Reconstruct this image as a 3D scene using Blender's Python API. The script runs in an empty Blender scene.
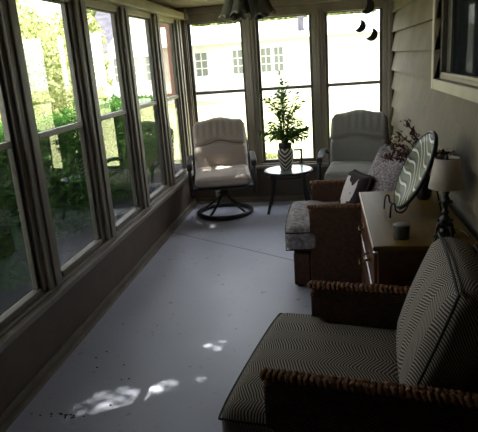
import bpy, math, random
import numpy as np
from math import sin, cos, pi, radians as R
from mathutils import Vector, Matrix, Euler
S = bpy.context.scene
COL = S.collection
random.seed(7); rng = np.random.default_rng(7)

# ---------------------------------------------------------------- camera, sky, sun, exposure
cam_data = bpy.data.cameras.new('camera'); cam = bpy.data.objects.new('camera', cam_data); COL.objects.link(cam)
PITCH, YAW, ROLL = .276, .169, -.072
fw = Vector((-sin(YAW)*cos(PITCH), cos(YAW)*cos(PITCH), -sin(PITCH)))
rt = Vector((cos(YAW), sin(YAW), 0)); upv = rt.cross(fw)
r2 = rt*cos(ROLL)+upv*sin(ROLL); u2 = upv*cos(ROLL)-rt*sin(ROLL)
cam.matrix_world = Matrix(((r2.x,u2.x,-fw.x,1.575),(r2.y,u2.y,-fw.y,0),(r2.z,u2.z,-fw.z,1.6),(0,0,0,1)))
cam_data.sensor_fit = 'HORIZONTAL'; cam_data.sensor_width = 36; cam_data.lens = 36*549.3/478
cam_data.clip_start = .02; cam_data.clip_end = 300
S.camera = cam
S.view_settings.view_transform = 'Standard'; S.view_settings.look = 'None'
S.view_settings.gamma = 1; S.view_settings.use_curve_mapping = False
S.view_settings.exposure = 2.55

world = bpy.data.worlds.new('world'); S.world = world; world.use_nodes = True
wn = world.node_tree; wn.nodes.clear()
wo = wn.nodes.new('ShaderNodeOutputWorld'); bg = wn.nodes.new('ShaderNodeBackground')
sky = wn.nodes.new('ShaderNodeTexSky'); sky.sky_type = 'HOSEK_WILKIE'; sky.turbidity = 4
SUN_DIR = Vector((-.49, -.285, 1)).normalized()      # towards the sun
sky.sun_direction = SUN_DIR; sky.ground_albedo = .3
mixw = wn.nodes.new('ShaderNodeMixRGB'); mixw.inputs[0].default_value = .55
mixw.inputs[2].default_value = (.95, .93, .95, 1)
wn.links.new(sky.outputs[0], mixw.inputs[1]); wn.links.new(mixw.outputs[0], bg.inputs[0])
bg.inputs[1].default_value = 1.9
wn.links.new(bg.outputs[0], wo.inputs[0])
sun_d = bpy.data.lights.new('sun', 'SUN'); sun = bpy.data.objects.new('sun', sun_d); COL.objects.link(sun)
sun_d.energy = 5.5; sun_d.angle = R(.53); sun_d.color = (1, .95, .86)
sun.rotation_euler = SUN_DIR.to_track_quat('Z', 'Y').to_euler(); sun.location = (-5, -3, 12)

def portal(name, loc, sx, sy, rot):
    d = bpy.data.lights.new(name, 'AREA'); d.shape = 'RECTANGLE'; d.size = sx; d.size_y = sy
    o = bpy.data.objects.new(name, d); COL.objects.link(o); o.location = loc; o.rotation_euler = rot
    d.cycles.is_portal = True
portal('window_portal', (-.12, 3.55, 1.25), 1.6, 4.9, (0, R(-90), 0))
portal('window_portal', (1.13, 6.33, 1.25), 2.2, 1.6, (R(-90), 0, 0))

# ---------------------------------------------------------------- materials
def mat(name, col, rough=.6, metal=0, spec=.5, noise=0, nscale=20, bump=0, bscale=40, col2=None, stretch=(1,1,1), coat=0, sheen=0):
    m = bpy.data.materials.new(name); m.use_nodes = True; t = m.node_tree; n = t.nodes; b = n['Principled BSDF']
    b.inputs['Base Color'].default_value = (*col, 1); b.inputs['Roughness'].default_value = rough
    b.inputs['Metallic'].default_value = metal; b.inputs['Specular IOR Level'].default_value = spec
    b.inputs['Coat Weight'].default_value = coat; b.inputs['Sheen Weight'].default_value = sheen
    tc = n.new('ShaderNodeTexCoord'); mp = n.new('ShaderNodeMapping'); mp.inputs['Scale'].default_value = stretch
    t.links.new(tc.outputs['Object'], mp.inputs[0])
    if noise:
        nz = n.new('ShaderNodeTexNoise'); nz.inputs['Scale'].default_value = nscale; nz.inputs['Detail'].default_value = 5
        t.links.new(mp.outputs[0], nz.inputs[0])
        cr = n.new('ShaderNodeValToRGB'); cr.color_ramp.elements[0].position = .35; cr.color_ramp.elements[1].position = .68
        c2 = col2 or tuple(c*(1-noise) for c in col)
        cr.color_ramp.elements[0].color = (*c2, 1); cr.color_ramp.elements[1].color = (*col, 1)
        t.links.new(nz.outputs[0], cr.inputs[0]); t.links.new(cr.outputs[0], b.inputs['Base Color'])
    if bump:
        nb = n.new('ShaderNodeTexNoise'); nb.inputs['Scale'].default_value = bscale; nb.inputs['Detail'].default_value = 4
        t.links.new(mp.outputs[0], nb.inputs[0])
        bp = n.new('ShaderNodeBump'); bp.inputs['Strength'].default_value = bump; bp.inputs['Distance'].default_value = .01
        t.links.new(nb.outputs[0], bp.inputs['Height']); t.links.new(bp.outputs[0], b.inputs['Normal'])
    return m
def mth(t, op, a, b=None, c=None):
    n = t.nodes.new('ShaderNodeMath'); n.operation = op
    for i, v in enumerate((a, b, c)):
        if v is None: continue
        if isinstance(v, (int, float)): n.inputs[i].default_value = v
        else: t.links.new(v, n.inputs[i])
    return n.outputs[0]
def base_tree(name, rough, spec=.3):
    m = bpy.data.materials.new(name); m.use_nodes = True; t = m.node_tree; b = t.nodes['Principled BSDF']
    b.inputs['Roughness'].default_value = rough; b.inputs['Specular IOR Level'].default_value = spec
    tc = t.nodes.new('ShaderNodeTexCoord'); sp = t.nodes.new('ShaderNodeSeparateXYZ'); t.links.new(tc.outputs['Object'], sp.inputs[0])
    return m, t, b, sp.outputs, tc
def ramp(t, v, stops, inter='LINEAR'):
    cr = t.nodes.new('ShaderNodeValToRGB'); e = cr.color_ramp.elements; cr.color_ramp.interpolation = inter
    while len(e) < len(stops): e.new(.5)
    for k, (p, c) in enumerate(stops): e[k].position = p; e[k].color = (*c, 1)
    t.links.new(v, cr.inputs[0]); return cr.outputs[0]
def bump(t, b, h, strength=.5, dist=.004):
    bp = t.nodes.new('ShaderNodeBump'); bp.inputs['Strength'].default_value = strength; bp.inputs['Distance'].default_value = dist
    t.links.new(h, bp.inputs['Height']); t.links.new(bp.outputs[0], b.inputs['Normal'])
def herringbone(name, dark, light, A=62, B=11):
    m, t, b, o, tc = base_tree(name, .85, .2)
    a = mth(t, 'ADD', mth(t, 'MULTIPLY', o[1], 1), o[2])
    zig = mth(t, 'PINGPONG', mth(t, 'MULTIPLY', o[0], B), .5)
    nz = t.nodes.new('ShaderNodeTexNoise'); nz.inputs['Scale'].default_value = 6; t.links.new(tc.outputs['Object'], nz.inputs[0])
    v = mth(t, 'FRACT', mth(t, 'ADD', mth(t, 'MULTIPLY_ADD', a, A, mth(t, 'MULTIPLY', zig, 7)), mth(t, 'MULTIPLY', nz.outputs[0], 4)))
    c = ramp(t, v, [(0, dark), (.3, dark), (.5, light), (.75, light), (1, dark)])
    t.links.new(c, b.inputs['Base Color']); bump(t, b, v, .4, .002)
    return m
def weave(name, dark, light, K=85):
    m, t, b, o, tc = base_tree(name, .55, .35)
    h = mth(t, 'ADD', o[0], o[1])
    s1 = mth(t, 'SINE', mth(t, 'MULTIPLY', h, K*3.1)); s2 = mth(t, 'SINE', mth(t, 'MULTIPLY', o[2], K*5.2))
    v = mth(t, 'MULTIPLY_ADD', mth(t, 'MULTIPLY', s1, s2), .5, .5)
    nz = t.nodes.new('ShaderNodeTexNoise'); nz.inputs['Scale'].default_value = 45; nz.inputs['Detail'].default_value = 4; t.links.new(tc.outputs['Object'], nz.inputs[0])
    vv = mth(t, 'MULTIPLY', v, mth(t, 'MULTIPLY_ADD', nz.outputs[0], 1.6, .1))
    c = ramp(t, vv, [(0, dark), (.9, light)]); t.links.new(c, b.inputs['Base Color']); bump(t, b, vv, .9, .006)
    return m
M = {}
M['trim'] = mat('painted_trim', (.28,.24,.19), .5, noise=.25, nscale=7, bump=.15, bscale=30, stretch=(1,1,.15))
M['trim_edge'] = mat('dark_sash_trim', (.10,.088,.07), .5, noise=.3, nscale=14)
M['rail'] = mat('brown_sash_rail', (.2,.165,.125), .45, noise=.2, nscale=9)
M['header'] = mat('cream_header', (.42,.355,.25), .5, noise=.18, nscale=6, bump=.1)
M['low_wall'] = mat('brown_wall_paint', (.15,.11,.08), .6, noise=.2, nscale=5, bump=.1)
M['ceiling'] = mat('brown_board', (.16,.10,.06), .6, noise=.4, nscale=6, stretch=(1,.2,1))
M['ext'] = mat('exterior_paint', (.5,.47,.42), .7)
M['black'] = mat('black_metal', (.012,.012,.014), .35, spec=.5)
M['blackiron'] = mat('wrought_iron', (.02,.018,.016), .5, bump=.4, bscale=90)
M['pad'] = mat('taupe_cushion_fabric', (.55,.465,.41), .9, noise=.12, nscale=60, bump=.25, bscale=200, sheen=.2)
M['padg'] = mat('grey_cushion_fabric', (.27,.265,.235), .9, noise=.12, nscale=60, bump=.25, bscale=200, sheen=.2)
M['button'] = mat('cushion_button', (.24,.2,.17), .8)
M['piping'] = mat('black_piping', (.015,.014,.013), .7)
M['herring'] = herringbone('dark_zigzag_fabric', (.045,.038,.032), (.42,.365,.30), 84, 6)
M['damask'] = mat('grey_damask_fabric', (.40,.36,.355), .85, noise=.6, nscale=34, bump=.3, bscale=90, col2=(.15,.13,.13))
M['pillow'] = mat('speckled_pillow_fabric', (.42,.37,.37), .9, noise=.7, nscale=75, bump=.3, bscale=120, col2=(.12,.095,.095))
M['wicker'] = weave('brown_wicker', (.008,.004,.002), (.13,.06,.03))
M['wicker_mid'] = weave('reddish_wicker', (.010,.005,.003), (.18,.08,.042))
M['braid'] = mat('braided_rush', (.33,.15,.065), .75, spec=.15, noise=.7, nscale=60, bump=.6, bscale=150)
M['wood'] = mat('varnished_wood', (.14,.05,.018), .33, noise=.45, nscale=9, bump=.03, stretch=(1,.12,1), coat=.4, spec=.5)
M['woodtop'] = mat('polished_top_wood', (.23,.14,.03), .4, noise=.4, nscale=8, stretch=(1,.12,1), spec=.06)
M['woodedge'] = mat('light_wood_edge', (.5,.33,.19), .35)
M['brass'] = mat('aged_brass', (.16,.11,.05), .55, metal=1)
M['shade'] = mat('cream_lampshade', (.62,.54,.44), .9, noise=.1, nscale=80, bump=.1, bscale=150)
M['tin'] = mat('dull_tin', (.12,.115,.10), .45, metal=.5, noise=.3, nscale=30)
M['dried'] = mat('dried_red_leaf', (.12,.035,.018), .8, noise=.5, nscale=50)
M['leaf'] = None
M['soil'] = mat('black_neck_glaze', (.01,.01,.009), .5)
M['stem'] = mat('brown_stem', (.12,.08,.04), .8)
M['glassshade'] = mat('frosted_brown_glass', (.17,.16,.14), .45, noise=.3, nscale=30, bump=.2)
M['mark'] = mat('dark_crumb', (.012,.01,.01), .9)
M['white'] = mat('white_siding', (.50,.50,.49), .7)
M['win_far'] = mat('far_window_glass', (.12,.13,.12), .2)
M['shingle'] = mat('grey_shingle', (.075,.07,.095), .9, noise=.5, nscale=2.5, bump=.3)
M['shingle_l'] = mat('pale_shingle', (.40,.39,.38), .9, noise=.15, nscale=2)
M['bark'] = mat('bark', (.09,.07,.055), .9, noise=.5, nscale=12, bump=.8, bscale=20, stretch=(1,1,.2))
M['dirt'] = mat('mulch', (.02,.02,.025), .95, noise=.5, nscale=6, bump=.5)
M['lawn'] = mat('lawn_grass', (.34,.34,.16), .95, noise=.3, nscale=.8, col2=(.27,.28,.12), bump=.4, bscale=8)
M['drive'] = mat('pink_gravel', (.5,.34,.29), .95, noise=.3, nscale=6)
M['glint_col'] = mat('glint_white', (.7,.68,.62), .4)  # white that imitates the bright highlight on the swivel base
# floor paint
m, t, b, o, tc = base_tree('painted_concrete', .33, .5)
n1 = t.nodes.new('ShaderNodeTexNoise'); n1.inputs['Scale'].default_value = 1.6; n1.inputs['Detail'].default_value = 6; t.links.new(tc.outputs['Object'], n1.inputs[0])
n2 = t.nodes.new('ShaderNodeTexNoise'); n2.inputs['Scale'].default_value = 130; t.links.new(tc.outputs['Object'], n2.inputs[0])
n3 = t.nodes.new('ShaderNodeTexNoise'); n3.inputs['Scale'].default_value = 16; n3.inputs['Detail'].default_value = 8; t.links.new(tc.outputs['Object'], n3.inputs[0])
c1 = ramp(t, n1.outputs[0], [(.3, (.56,.585,.72)), (.7, (.64,.66,.80))])
c2 = ramp(t, n3.outputs[0], [(.27, (.55,.5,.45)), (.36, (1,1,1))])
mx = t.nodes.new('ShaderNodeMixRGB'); mx.blend_type = 'MULTIPLY'; mx.inputs[0].default_value = 1; t.links.new(c1, mx.inputs[1]); t.links.new(c2, mx.inputs[2])
t.links.new(mx.outputs[0], b.inputs['Base Color']); bump(t, b, n2.outputs[0], .25, .002)
t.links.new(mth(t, 'MULTIPLY_ADD', n1.outputs[0], .2, .28), b.inputs['Roughness']); M['floor'] = m
# siding: vertical combed grain in each shake
m, t, b, o, tc = base_tree('beige_shake_siding', .7, .3)
mp = t.nodes.new('ShaderNodeMapping'); mp.inputs['Scale'].default_value = (1, 1, .12); t.links.new(tc.outputs['Object'], mp.inputs[0])
n1 = t.nodes.new('ShaderNodeTexNoise'); n1.inputs['Scale'].default_value = 55; n1.inputs['Detail'].default_value = 5; t.links.new(mp.outputs[0], n1.inputs[0])
n2 = t.nodes.new('ShaderNodeTexNoise'); n2.inputs['Scale'].default_value = 3; t.links.new(tc.outputs['Object'], n2.inputs[0])
sm = mth(t, 'MULTIPLY_ADD', n1.outputs[0], .45, mth(t, 'MULTIPLY', n2.outputs[0], .55))
t.links.new(ramp(t, sm, [(.35, (.125,.10,.062)), (.65, (.19,.152,.093))]), b.inputs['Base Color']); bump(t, b, n1.outputs[0], .5, .004); M['siding'] = m
# brick
m, t, b, o, tc = base_tree('red_brick', .9, .2)
br = t.nodes.new('ShaderNodeTexBrick'); br.inputs['Scale'].default_value = 5; br.inputs['Color1'].default_value = (.07,.024,.015,1); br.inputs['Color2'].default_value = (.05,.018,.012,1); br.inputs['Mortar'].default_value = (.14,.10,.08,1)
mp = t.nodes.new('ShaderNodeMapping'); mp.inputs['Rotation'].default_value = (R(90),0,0); t.links.new(tc.outputs['Object'], mp.inputs[0]); t.links.new(mp.outputs[0], br.inputs[0])
t.links.new(br.outputs[0], b.inputs['Base Color']); M['brick'] = m
# platter: wavy stripes
m, t, b, o, tc = base_tree('swirl_glaze', .42, .3)
w = mth(t, 'MULTIPLY_ADD', mth(t, 'SINE', mth(t, 'MULTIPLY_ADD', o[0], 24, mth(t, 'MULTIPLY', o[1], 9))), .026, mth(t, 'MULTIPLY', o[0], .5))
v = mth(t, 'FRACT', mth(t, 'MULTIPLY', mth(t, 'ADD', mth(t, 'ADD', o[1], w), 1), 20))
t.links.new(ramp(t, v, [(0,(.62,.62,.50)), (.16,(.02,.02,.015)), (.36,(.09,.10,.04)), (.80,(.12,.125,.055)), (.84,(.02,.02,.015)), (.93,(.62,.62,.50))], 'CONSTANT'), b.inputs['Base Color']); M['swirl'] = m
# vase: chevrons
m, t, b, o, tc = base_tree('chevron_glaze', .4, .4)
ang = mth(t, 'ARCTAN2', o[1], o[0])
zig = mth(t, 'PINGPONG', mth(t, 'MULTIPLY', mth(t, 'ADD', ang, pi/2), 1/pi*1.5), .75)
v = mth(t, 'FRACT', mth(t, 'MULTIPLY', mth(t, 'SUBTRACT', mth(t, 'MULTIPLY', o[2], 8), mth(t, 'MULTIPLY', zig, 1.0)), 3.1))
t.links.new(ramp(t, v, [(0,(.62,.56,.48)), (.48,(.03,.022,.018))], 'CONSTANT'), b.inputs['Base Color']); M['chevron'] = m
# black and white pillow
m, t, b, o, tc = base_tree('black_white_print', .9, .2)
nz = t.nodes.new('ShaderNodeTexNoise'); nz.inputs['Scale'].default_value = 9; nz.inputs['Detail'].default_value = 1; t.links.new(tc.outputs['Object'], nz.inputs[0])
pin = mth(t, 'GREATER_THAN', mth(t, 'ADD', mth(t, 'ABSOLUTE', o[0]), mth(t, 'MULTIPLY', nz.outputs[0], .05)), .11)
pin2 = mth(t, 'GREATER_THAN', o[1], .105)
blob = mth(t, 'GREATER_THAN', nz.outputs[0], .575)
t.links.new(ramp(t, mth(t, 'MAXIMUM', mth(t, 'MAXIMUM', pin, pin2), blob), [(0,(.62,.56,.52)), (.5,(.035,.022,.024))], 'CONSTANT'), b.inputs['Base Color']); M['bwprint'] = m
def leafmat(name, c1, c2, trans=.45):
    m = bpy.data.materials.new(name); m.use_nodes = True; t = m.node_tree; t.nodes.clear()
    out = t.nodes.new('ShaderNodeOutputMaterial'); d = t.nodes.new('ShaderNodeBsdfDiffuse'); tr = t.nodes.new('ShaderNodeBsdfTranslucent'); mx = t.nodes.new('ShaderNodeMixShader')
    tc = t.nodes.new('ShaderNodeTexCoord'); nz = t.nodes.new('ShaderNodeTexNoise'); nz.inputs['Scale'].default_value = 5; nz.inputs['Detail'].default_value = 4
    t.links.new(tc.outputs['Object'], nz.inputs[0]); c = ramp(t, nz.outputs[0], [(.38, c1), (.62, c2)])
    t.links.new(c, d.inputs[0]); t.links.new(c, tr.inputs[0]); mx.inputs[0].default_value = trans
    t.links.new(d.outputs[0], mx.inputs[1]); t.links.new(tr.outputs[0], mx.inputs[2]); t.links.new(mx.outputs[0], out.inputs[0]); return m
M['leaf'] = leafmat('palm_leaf', (.03,.07,.015), (.12,.20,.05), .25)
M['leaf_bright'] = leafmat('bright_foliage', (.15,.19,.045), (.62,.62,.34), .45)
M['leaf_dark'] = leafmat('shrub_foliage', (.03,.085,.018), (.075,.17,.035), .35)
M['leaf_far'] = leafmat('far_foliage', (.09,.12,.035), (.24,.27,.10), .35)
M['leaf_tree'] = leafmat('tree_foliage', (.08,.15,.04), (.16,.25,.07), .2)
def glassmat(name, tint=(.93,.95,.94)):
    m = bpy.data.materials.new(name); m.use_nodes = True; t = m.node_tree; t.nodes.clear()
    out = t.nodes.new('ShaderNodeOutputMaterial'); tr = t.nodes.new('ShaderNodeBsdfTransparent'); gl = t.nodes.new('ShaderNodeBsdfGlossy'); mx = t.nodes.new('ShaderNodeMixShader')
    tr.inputs[0].default_value = (*tint, 1); gl.inputs['Roughness'].default_value = 0.01
    fr = t.nodes.new('ShaderNodeFresnel'); ge = t.nodes.new('ShaderNodeNewGeometry'); t.links.new(mth(t, 'MULTIPLY_ADD', ge.outputs['Backfacing'], 1/1.5-1.5, 1.5), fr.inputs[0]); t.links.new(fr.outputs[0], mx.inputs[0])
    t.links.new(tr.outputs[0], mx.inputs[1]); t.links.new(gl.outputs[0], mx.inputs[2]); t.links.new(mx.outputs[0], out.inputs[0]); return m
M['glass'] = glassmat('window_glass')
M['tableglass'] = mat('pebbled_table_glass', (.25,.33,.29), .2, spec=.7, noise=.15, nscale=60, bump=.1, bscale=80)
m = bpy.data.materials.new('insect_screen_mesh'); m.use_nodes = True; t = m.node_tree; t.nodes.clear()
out = t.nodes.new('ShaderNodeOutputMaterial'); tr = t.nodes.new('ShaderNodeBsdfTransparent'); di = t.nodes.new('ShaderNodeBsdfDiffuse'); mx = t.nodes.new('ShaderNodeMixShader')
di.inputs[0].default_value = (.022,.025,.03,1); mx.inputs[0].default_value = .7
t.links.new(tr.outputs[0], mx.inputs[1]); t.links.new(di.outputs[0], mx.inputs[2]); t.links.new(mx.outputs[0], out.inputs[0]); M['screen'] = m

# ---------------------------------------------------------------- mesh helpers
class MB:
    def __init__(s): s.v = []; s.f = []
    def add(s, vs, fs):
        k = len(s.v); s.v += [tuple(p) for p in vs]; s.f += [tuple(i+k for i in f) for f in fs]; return s
    def box(s, a, b, mtx=None):
        (x0,y0,z0),(x1,y1,z1) = a, b
        vs = [(x,y,z) for z in (z0,z1) for y in (y0,y1) for x in (x0,x1)]
        if mtx: vs = [mtx @ Vector(p) for p in vs]
        return s.add(vs, [(0,2,3,1),(4,5,7,6),(0,1,5,4),(2,6,7,3),(0,4,6,2),(1,3,7,5)])
    def tube(s, pts, r, n=8, closed=False):
        pts = [Vector(p) for p in pts]; L = len(pts); vs = []; prev = None
        for i, p in enumerate(pts):
            if closed: d = pts[(i+1) % L]-pts[i-1]
            else: d = pts[min(i+1, L-1)]-pts[max(i-1, 0)]
            d.normalize()
            if prev is None: a = Vector((0,0,1)) if abs(d.z) < .9 else Vector((1,0,0)); a = (a-d*a.dot(d)).normalized()
            else: a = (prev-d*prev.dot(d)).normalized()
            prev = a; b = d.cross(a); rr = r[i] if isinstance(r, (list, tuple)) else r
            vs += [p+(a*cos(2*pi*k/n)+b*sin(2*pi*k/n))*rr for k in range(n)]
        fs = [(i*n+k, i*n+(k+1) % n, ((i+1) % L)*n+(k+1) % n, ((i+1) % L)*n+k) for i in range(L if closed else L-1) for k in range(n)]
        if not closed: fs += [tuple(range(n-1, -1, -1)), tuple(range((L-1)*n, L*n))]
        return s.add(vs, fs)
    def lathe(s, prof, c=(0,0,0), n=32, cap=True):
        vs = [(c[0]+r*cos(2*pi*k/n), c[1]+r*sin(2*pi*k/n), c[2]+z) for r, z in prof for k in range(n)]
        fs = [(i*n+k, i*n+(k+1) % n, (i+1)*n+(k+1) % n, (i+1)*n+k) for i in range(len(prof)-1) for k in range(n)]
        if cap: fs += [tuple(range(n-1, -1, -1)), tuple(range((len(prof)-1)*n, len(prof)*n))]
        return s.add(vs, fs)
    def obj(s, name, m, parent=None, smooth=False, bevel=0, loc=None):
        me = bpy.data.meshes.new(name); me.from_pydata(s.v, [], s.f); me.update()
        if smooth: me.shade_smooth()
        o = bpy.data.objects.new(name, me); COL.objects.link(o); me.materials.append(m)
        if parent: o.parent = parent
        if loc: o.location = loc
        if bevel:
            md = o.modifiers.new('bevel', 'BEVEL'); md.width = bevel; md.segments = 2; md.limit_method = 'ANGLE'
        return o
def thing(name, label, cat, loc=(0,0,0), rz=0, group=None):
    o = bpy.data.objects.new(name, None); COL.objects.link(o); o.location = loc; o.rotation_euler = (0,0,rz)
    o['label'] = label; o['category'] = cat
    if group: o['group'] = group
    return o
def tag(o, label, cat, group=None):
    o['label'] = label; o['category'] = cat
    if group: o['group'] = group
    return o
def struct(o): o['kind'] = 'structure'; return o
def puff(half, r, bulge=(0,0,0), N=16, shape=None):
    """Rounded, pillowy box as one closed mesh."""
    idx = {}; vs = []; fs = []
    def vid(i, j, k):
        if (i,j,k) not in idx:
            idx[(i,j,k)] = len(vs); u = Vector((2*i/N-1, 2*j/N-1, 2*k/N-1))
            p = Vector((u.x*half[0], u.y*half[1], u.z*half[2]))
            q = Vector([max(-(half[a]-r), min(half[a]-r, p[a])) for a in range(3)]); d = p-q
            if d.length > 1e-9: p = q+d.normalized()*min(r, max(abs(d[a]) for a in range(3)))
            b = [(1-u[(a+1) % 3]**2)*(1-u[(a+2) % 3]**2)*bulge[a]*u[a] for a in range(3)]
            p = p+Vector(b)
            if shape: p = Vector(shape(p, u))
            vs.append(p)
        return idx[(i,j,k)]
    for a in range(N):
        for b in range(N):
            for e in (0, N):
                for ax in range(3):
                    q = [(a,b),(a+1,b),(a+1,b+1),(a,b+1)]
                    if e == 0: q = q[::-1]
                    ids = []
                    for (s, t_) in q:
                        c = [0,0,0]; c[ax] = e; c[(ax+1) % 3] = s; c[(ax+2) % 3] = t_; ids.append(vid(*c))
                    fs.append(tuple(ids))
    return MB().add(vs, fs)
def spline(pts, n=8):
    P = [Vector(p) for p in pts]; out = []
    for i in range(len(P)-1):
        a = P[max(i-1,0)]; b = P[i]; c = P[i+1]; d = P[min(i+2,len(P)-1)]
        for k in range(n):
            u = k/n; out.append(.5*((2*b)+(c-a)*u+(2*a-5*b+4*c-d)*u*u+(3*b-a-3*c+d)*u**3))
    return out+[P[-1]]

# ---------------------------------------------------------------- the room
W, L, CZ = 2.277, 6.19, 2.17
ZB, ZR, ZT = .487, 1.271, 2.016
YF = -1.6
struct(MB().box((-.12,YF,-.1),(W+.1,L+.12,0)).obj('floor', M['floor']))
struct(MB().box((-.10,YF-.1,CZ),(W+.12,L+.14,CZ+.12)).obj('ceiling', M['ceiling']))
LWIN = [(1.88,2.568),(2.818,3.415),(3.696,4.246),(4.52,5.081),(5.375,5.88)]
BWIN = [(.109,.689),(.863,1.426),(1.594,2.159)]
w = MB().box((-.06,YF,0),(0,L+.06,.425)).box((-.06,YF,.425),(0,LWIN[0][0]-.25,CZ))
struct(w.obj('wall_left', M['low_wall']))
struct(MB().box((0,L,0),(W,L+.06,.425)).obj('wall_back', M['low_wall']))
struct(MB().box((-.12,YF-.1,0),(W+.1,YF,CZ)).obj('wall_front', M['low_wall']))
# siding wall with a window opening
WY0, WY1, WZ0, WZ1 = 2.20, 3.74, 1.40, 2.12
def wallbox(mb, y0, y1, z0, z1, x0=W, x1=W+.1): mb.box((x0,y0,z0),(x1,y1,z1))
wr = MB()
wallbox(wr, YF, WY0, 0, CZ, W+.018); wallbox(wr, WY1, L+.05, 0, CZ, W+.018); wallbox(wr, WY0, WY1, 0, WZ0, W+.018); wallbox(wr, WY0, WY1, WZ1, CZ, W+.018)
zs = [.645 + .1865*k for k in range(-4, 10)]
for z in zs:
    z0, z1 = max(z,0), min(z+.1865, CZ)
    if z1 <= z0: continue
    spans = [(YF, L)]
    if z1 > WZ0 and z0 < WZ1: spans = [(YF, WY0), (WY1, L)]
    for a, b_ in spans:
        z1 -= .006; xb = W-.024; xt = W+.014
        wr.add([(xb,a,z0),(xb,b_,z0),(xt,b_,z1),(xt,a,z1),(W+.03,a,z0),(W+.03,b_,z0),(W+.03,b_,z1),(W+.03,a,z1)],
               [(0,3,2,1),(0,1,5,4),(1,2,6,5),(3,7,6,2),(0,4,7,3)])
struct(wr.obj('wall_right', M['siding']))
# sills, headers, base strips
struct(MB().box((-.075,.8,.425),(.045,L-.02,.447)).box((.0,YF+1,.392),(.085,L-.02,.43)).obj('trim_1', M['trim'], bevel=.006))
struct(MB().box((.03,L-.085,.392),(W-.02,L,.43)).box((.02,L-.045,.425),(W-.02,L+.075,.447)).obj('trim_2', M['trim'], bevel=.006))
struct(MB().box((-.025,LWIN[0][0]-.25,ZT),(.02,L+.05,2.075)).box((0,YF,2.06),(.10,L-.10,2.125)).box((-.05,LWIN[0][0]-.25,2.07),(.02,L+.05,CZ)).obj('trim_3', M['header'], bevel=.005))
struct(MB().box((0.02,L-.02,ZT),(W,L+.05,2.11)).box((0,L-.09,2.11),(W,L+.05,CZ)).obj('trim_4', M['trim'], bevel=.005))
struct(MB().box((0,YF,0),(.018,L,.055)).box((.018,YF,0),(.05,L-.03,.016)).obj('baseboard_left', M['trim'], bevel=.004))
struct(MB().box((.05,L-.018,0),(W-.02,L,.055)).box((.05,L-.05,0),(W-.02,L-.018,.016)).obj('baseboard_back', M['trim'], bevel=.004))
struct(MB().box((.0,L-.12,2.06),(.13,L,2.168)).obj('trim_5', M['header'], bevel=.006))
# posts between windows
def post(n, a, b_, wall):
    c = (a+b_)/2; h = (b_-a)/2; mb = MB(); core = MB()
    zb = .447
    if wall == 'L':
        core.box((-.022,a,zb),(-.002,b_,ZT)); mb.box((-.002,a+.018,zb),(.022,b_-.018,ZT+.03)).box((0,c-h*.55,zb),(.045,c+h*.55,ZT+.04)).box((0,c-h*.18,zb),(.056,c+h*.18,ZT+.04))
    else:
        core.box((a,L+.011,zb),(b_,L+.045,ZT)); mb.box((a+.016,L-.022,zb),(b_-.016,L+.01,ZT+.03)).box((c-h*.5,L-.042,zb),(c+h*.5,L,ZT+.04)).box((c-h*.15,L-.052,zb),(c+h*.15,L,ZT+.04))
    o_ = struct(mb.obj('trim_%d' % n, M['trim'], bevel=.004)); core.obj('jamb', M['trim_edge'], o_)
ys = [LWIN[0][0]-.25]+[e for w_ in LWIN for e in w_]+[L-.002]
n = 6
for k in range(0, len(ys), 2): post(n, ys[k], ys[k+1], 'L'); n += 1
xs = [-.0]+[e for w_ in BWIN for e in w_]+[W+.03]
for k in range(0, len(xs), 2):
    post(n, xs[k], xs[k+1], 'B'); n += 1
struct(MB().box((W-.045,L-.075,.4),(W-.008,L-.02,ZT+.1)).obj('trim_%d' % n, M['trim'], bevel=.004)); n += 1
# windows
def window(k, a, b_, wall):
    root = bpy.data.objects.new('window_%d' % k, None); COL.objects.link(root); struct(root)
    if wall == 'L': root.matrix_world = Matrix(((0,-1,0,-.006),(1,0,0,a),(0,0,1,0),(0,0,0,1)))   # local x along the wall, local y outwards
    else: root.matrix_world = Matrix(((1,0,0,a),(0,1,0,L+.03),(0,0,1,0),(0,0,0,1)))
    w_ = b_-a; e = .013
    sg = 1
    def B(mb, x0, x1, y0, y1, z0, z1): mb.box((x0,y0,z0),(x1,y1,z1))
    f = MB(); B(f,0,e,-.012,.018,.447,ZT); B(f,w_-e,w_,-.012,.018,.447,ZT); B(f,e,w_-e,-.012,.018,ZT-.012,ZT)
    f.obj('window_frame', M['trim_edge'], root, bevel=.002)
    s_ = MB(); B(s_,0,w_,-.03,.02,.447,ZB-.006); s_.obj('bottom_rail', M['rail'], root, bevel=.004)
    s_ = MB(); B(s_,e,w_-e,-.012,.018,ZR-.018,ZR+.016); B(s_,e,w_-e,-.018,.0,ZR-.006,ZR+.006); s_.obj('meeting_rail', M['rail'], root, bevel=.003)
    g = MB(); B(g,e,w_-e,.01,.013,ZR+.016,ZT-.012); g.obj('upper_pane', M['glass'], root)
    g = MB(); B(g,e,w_-e,.0,.003,ZB-.006,ZR-.018); g.obj('lower_pane', M['glass'], root)
    if wall == 'L':
        g = MB(); g.add([(e,.016,ZB-.006),(w_-e,.016,ZB-.006),(w_-e,.016,ZR-.01),(e,.016,ZR-.01)], [(0,1,2,3)]); g.obj('mesh_screen', M['screen'], root)
k = 1
for a, b_ in LWIN: window(k, a, b_, 'L'); k += 1
for a, b_ in BWIN: window(k, a, b_, 'B'); k += 1
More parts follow.
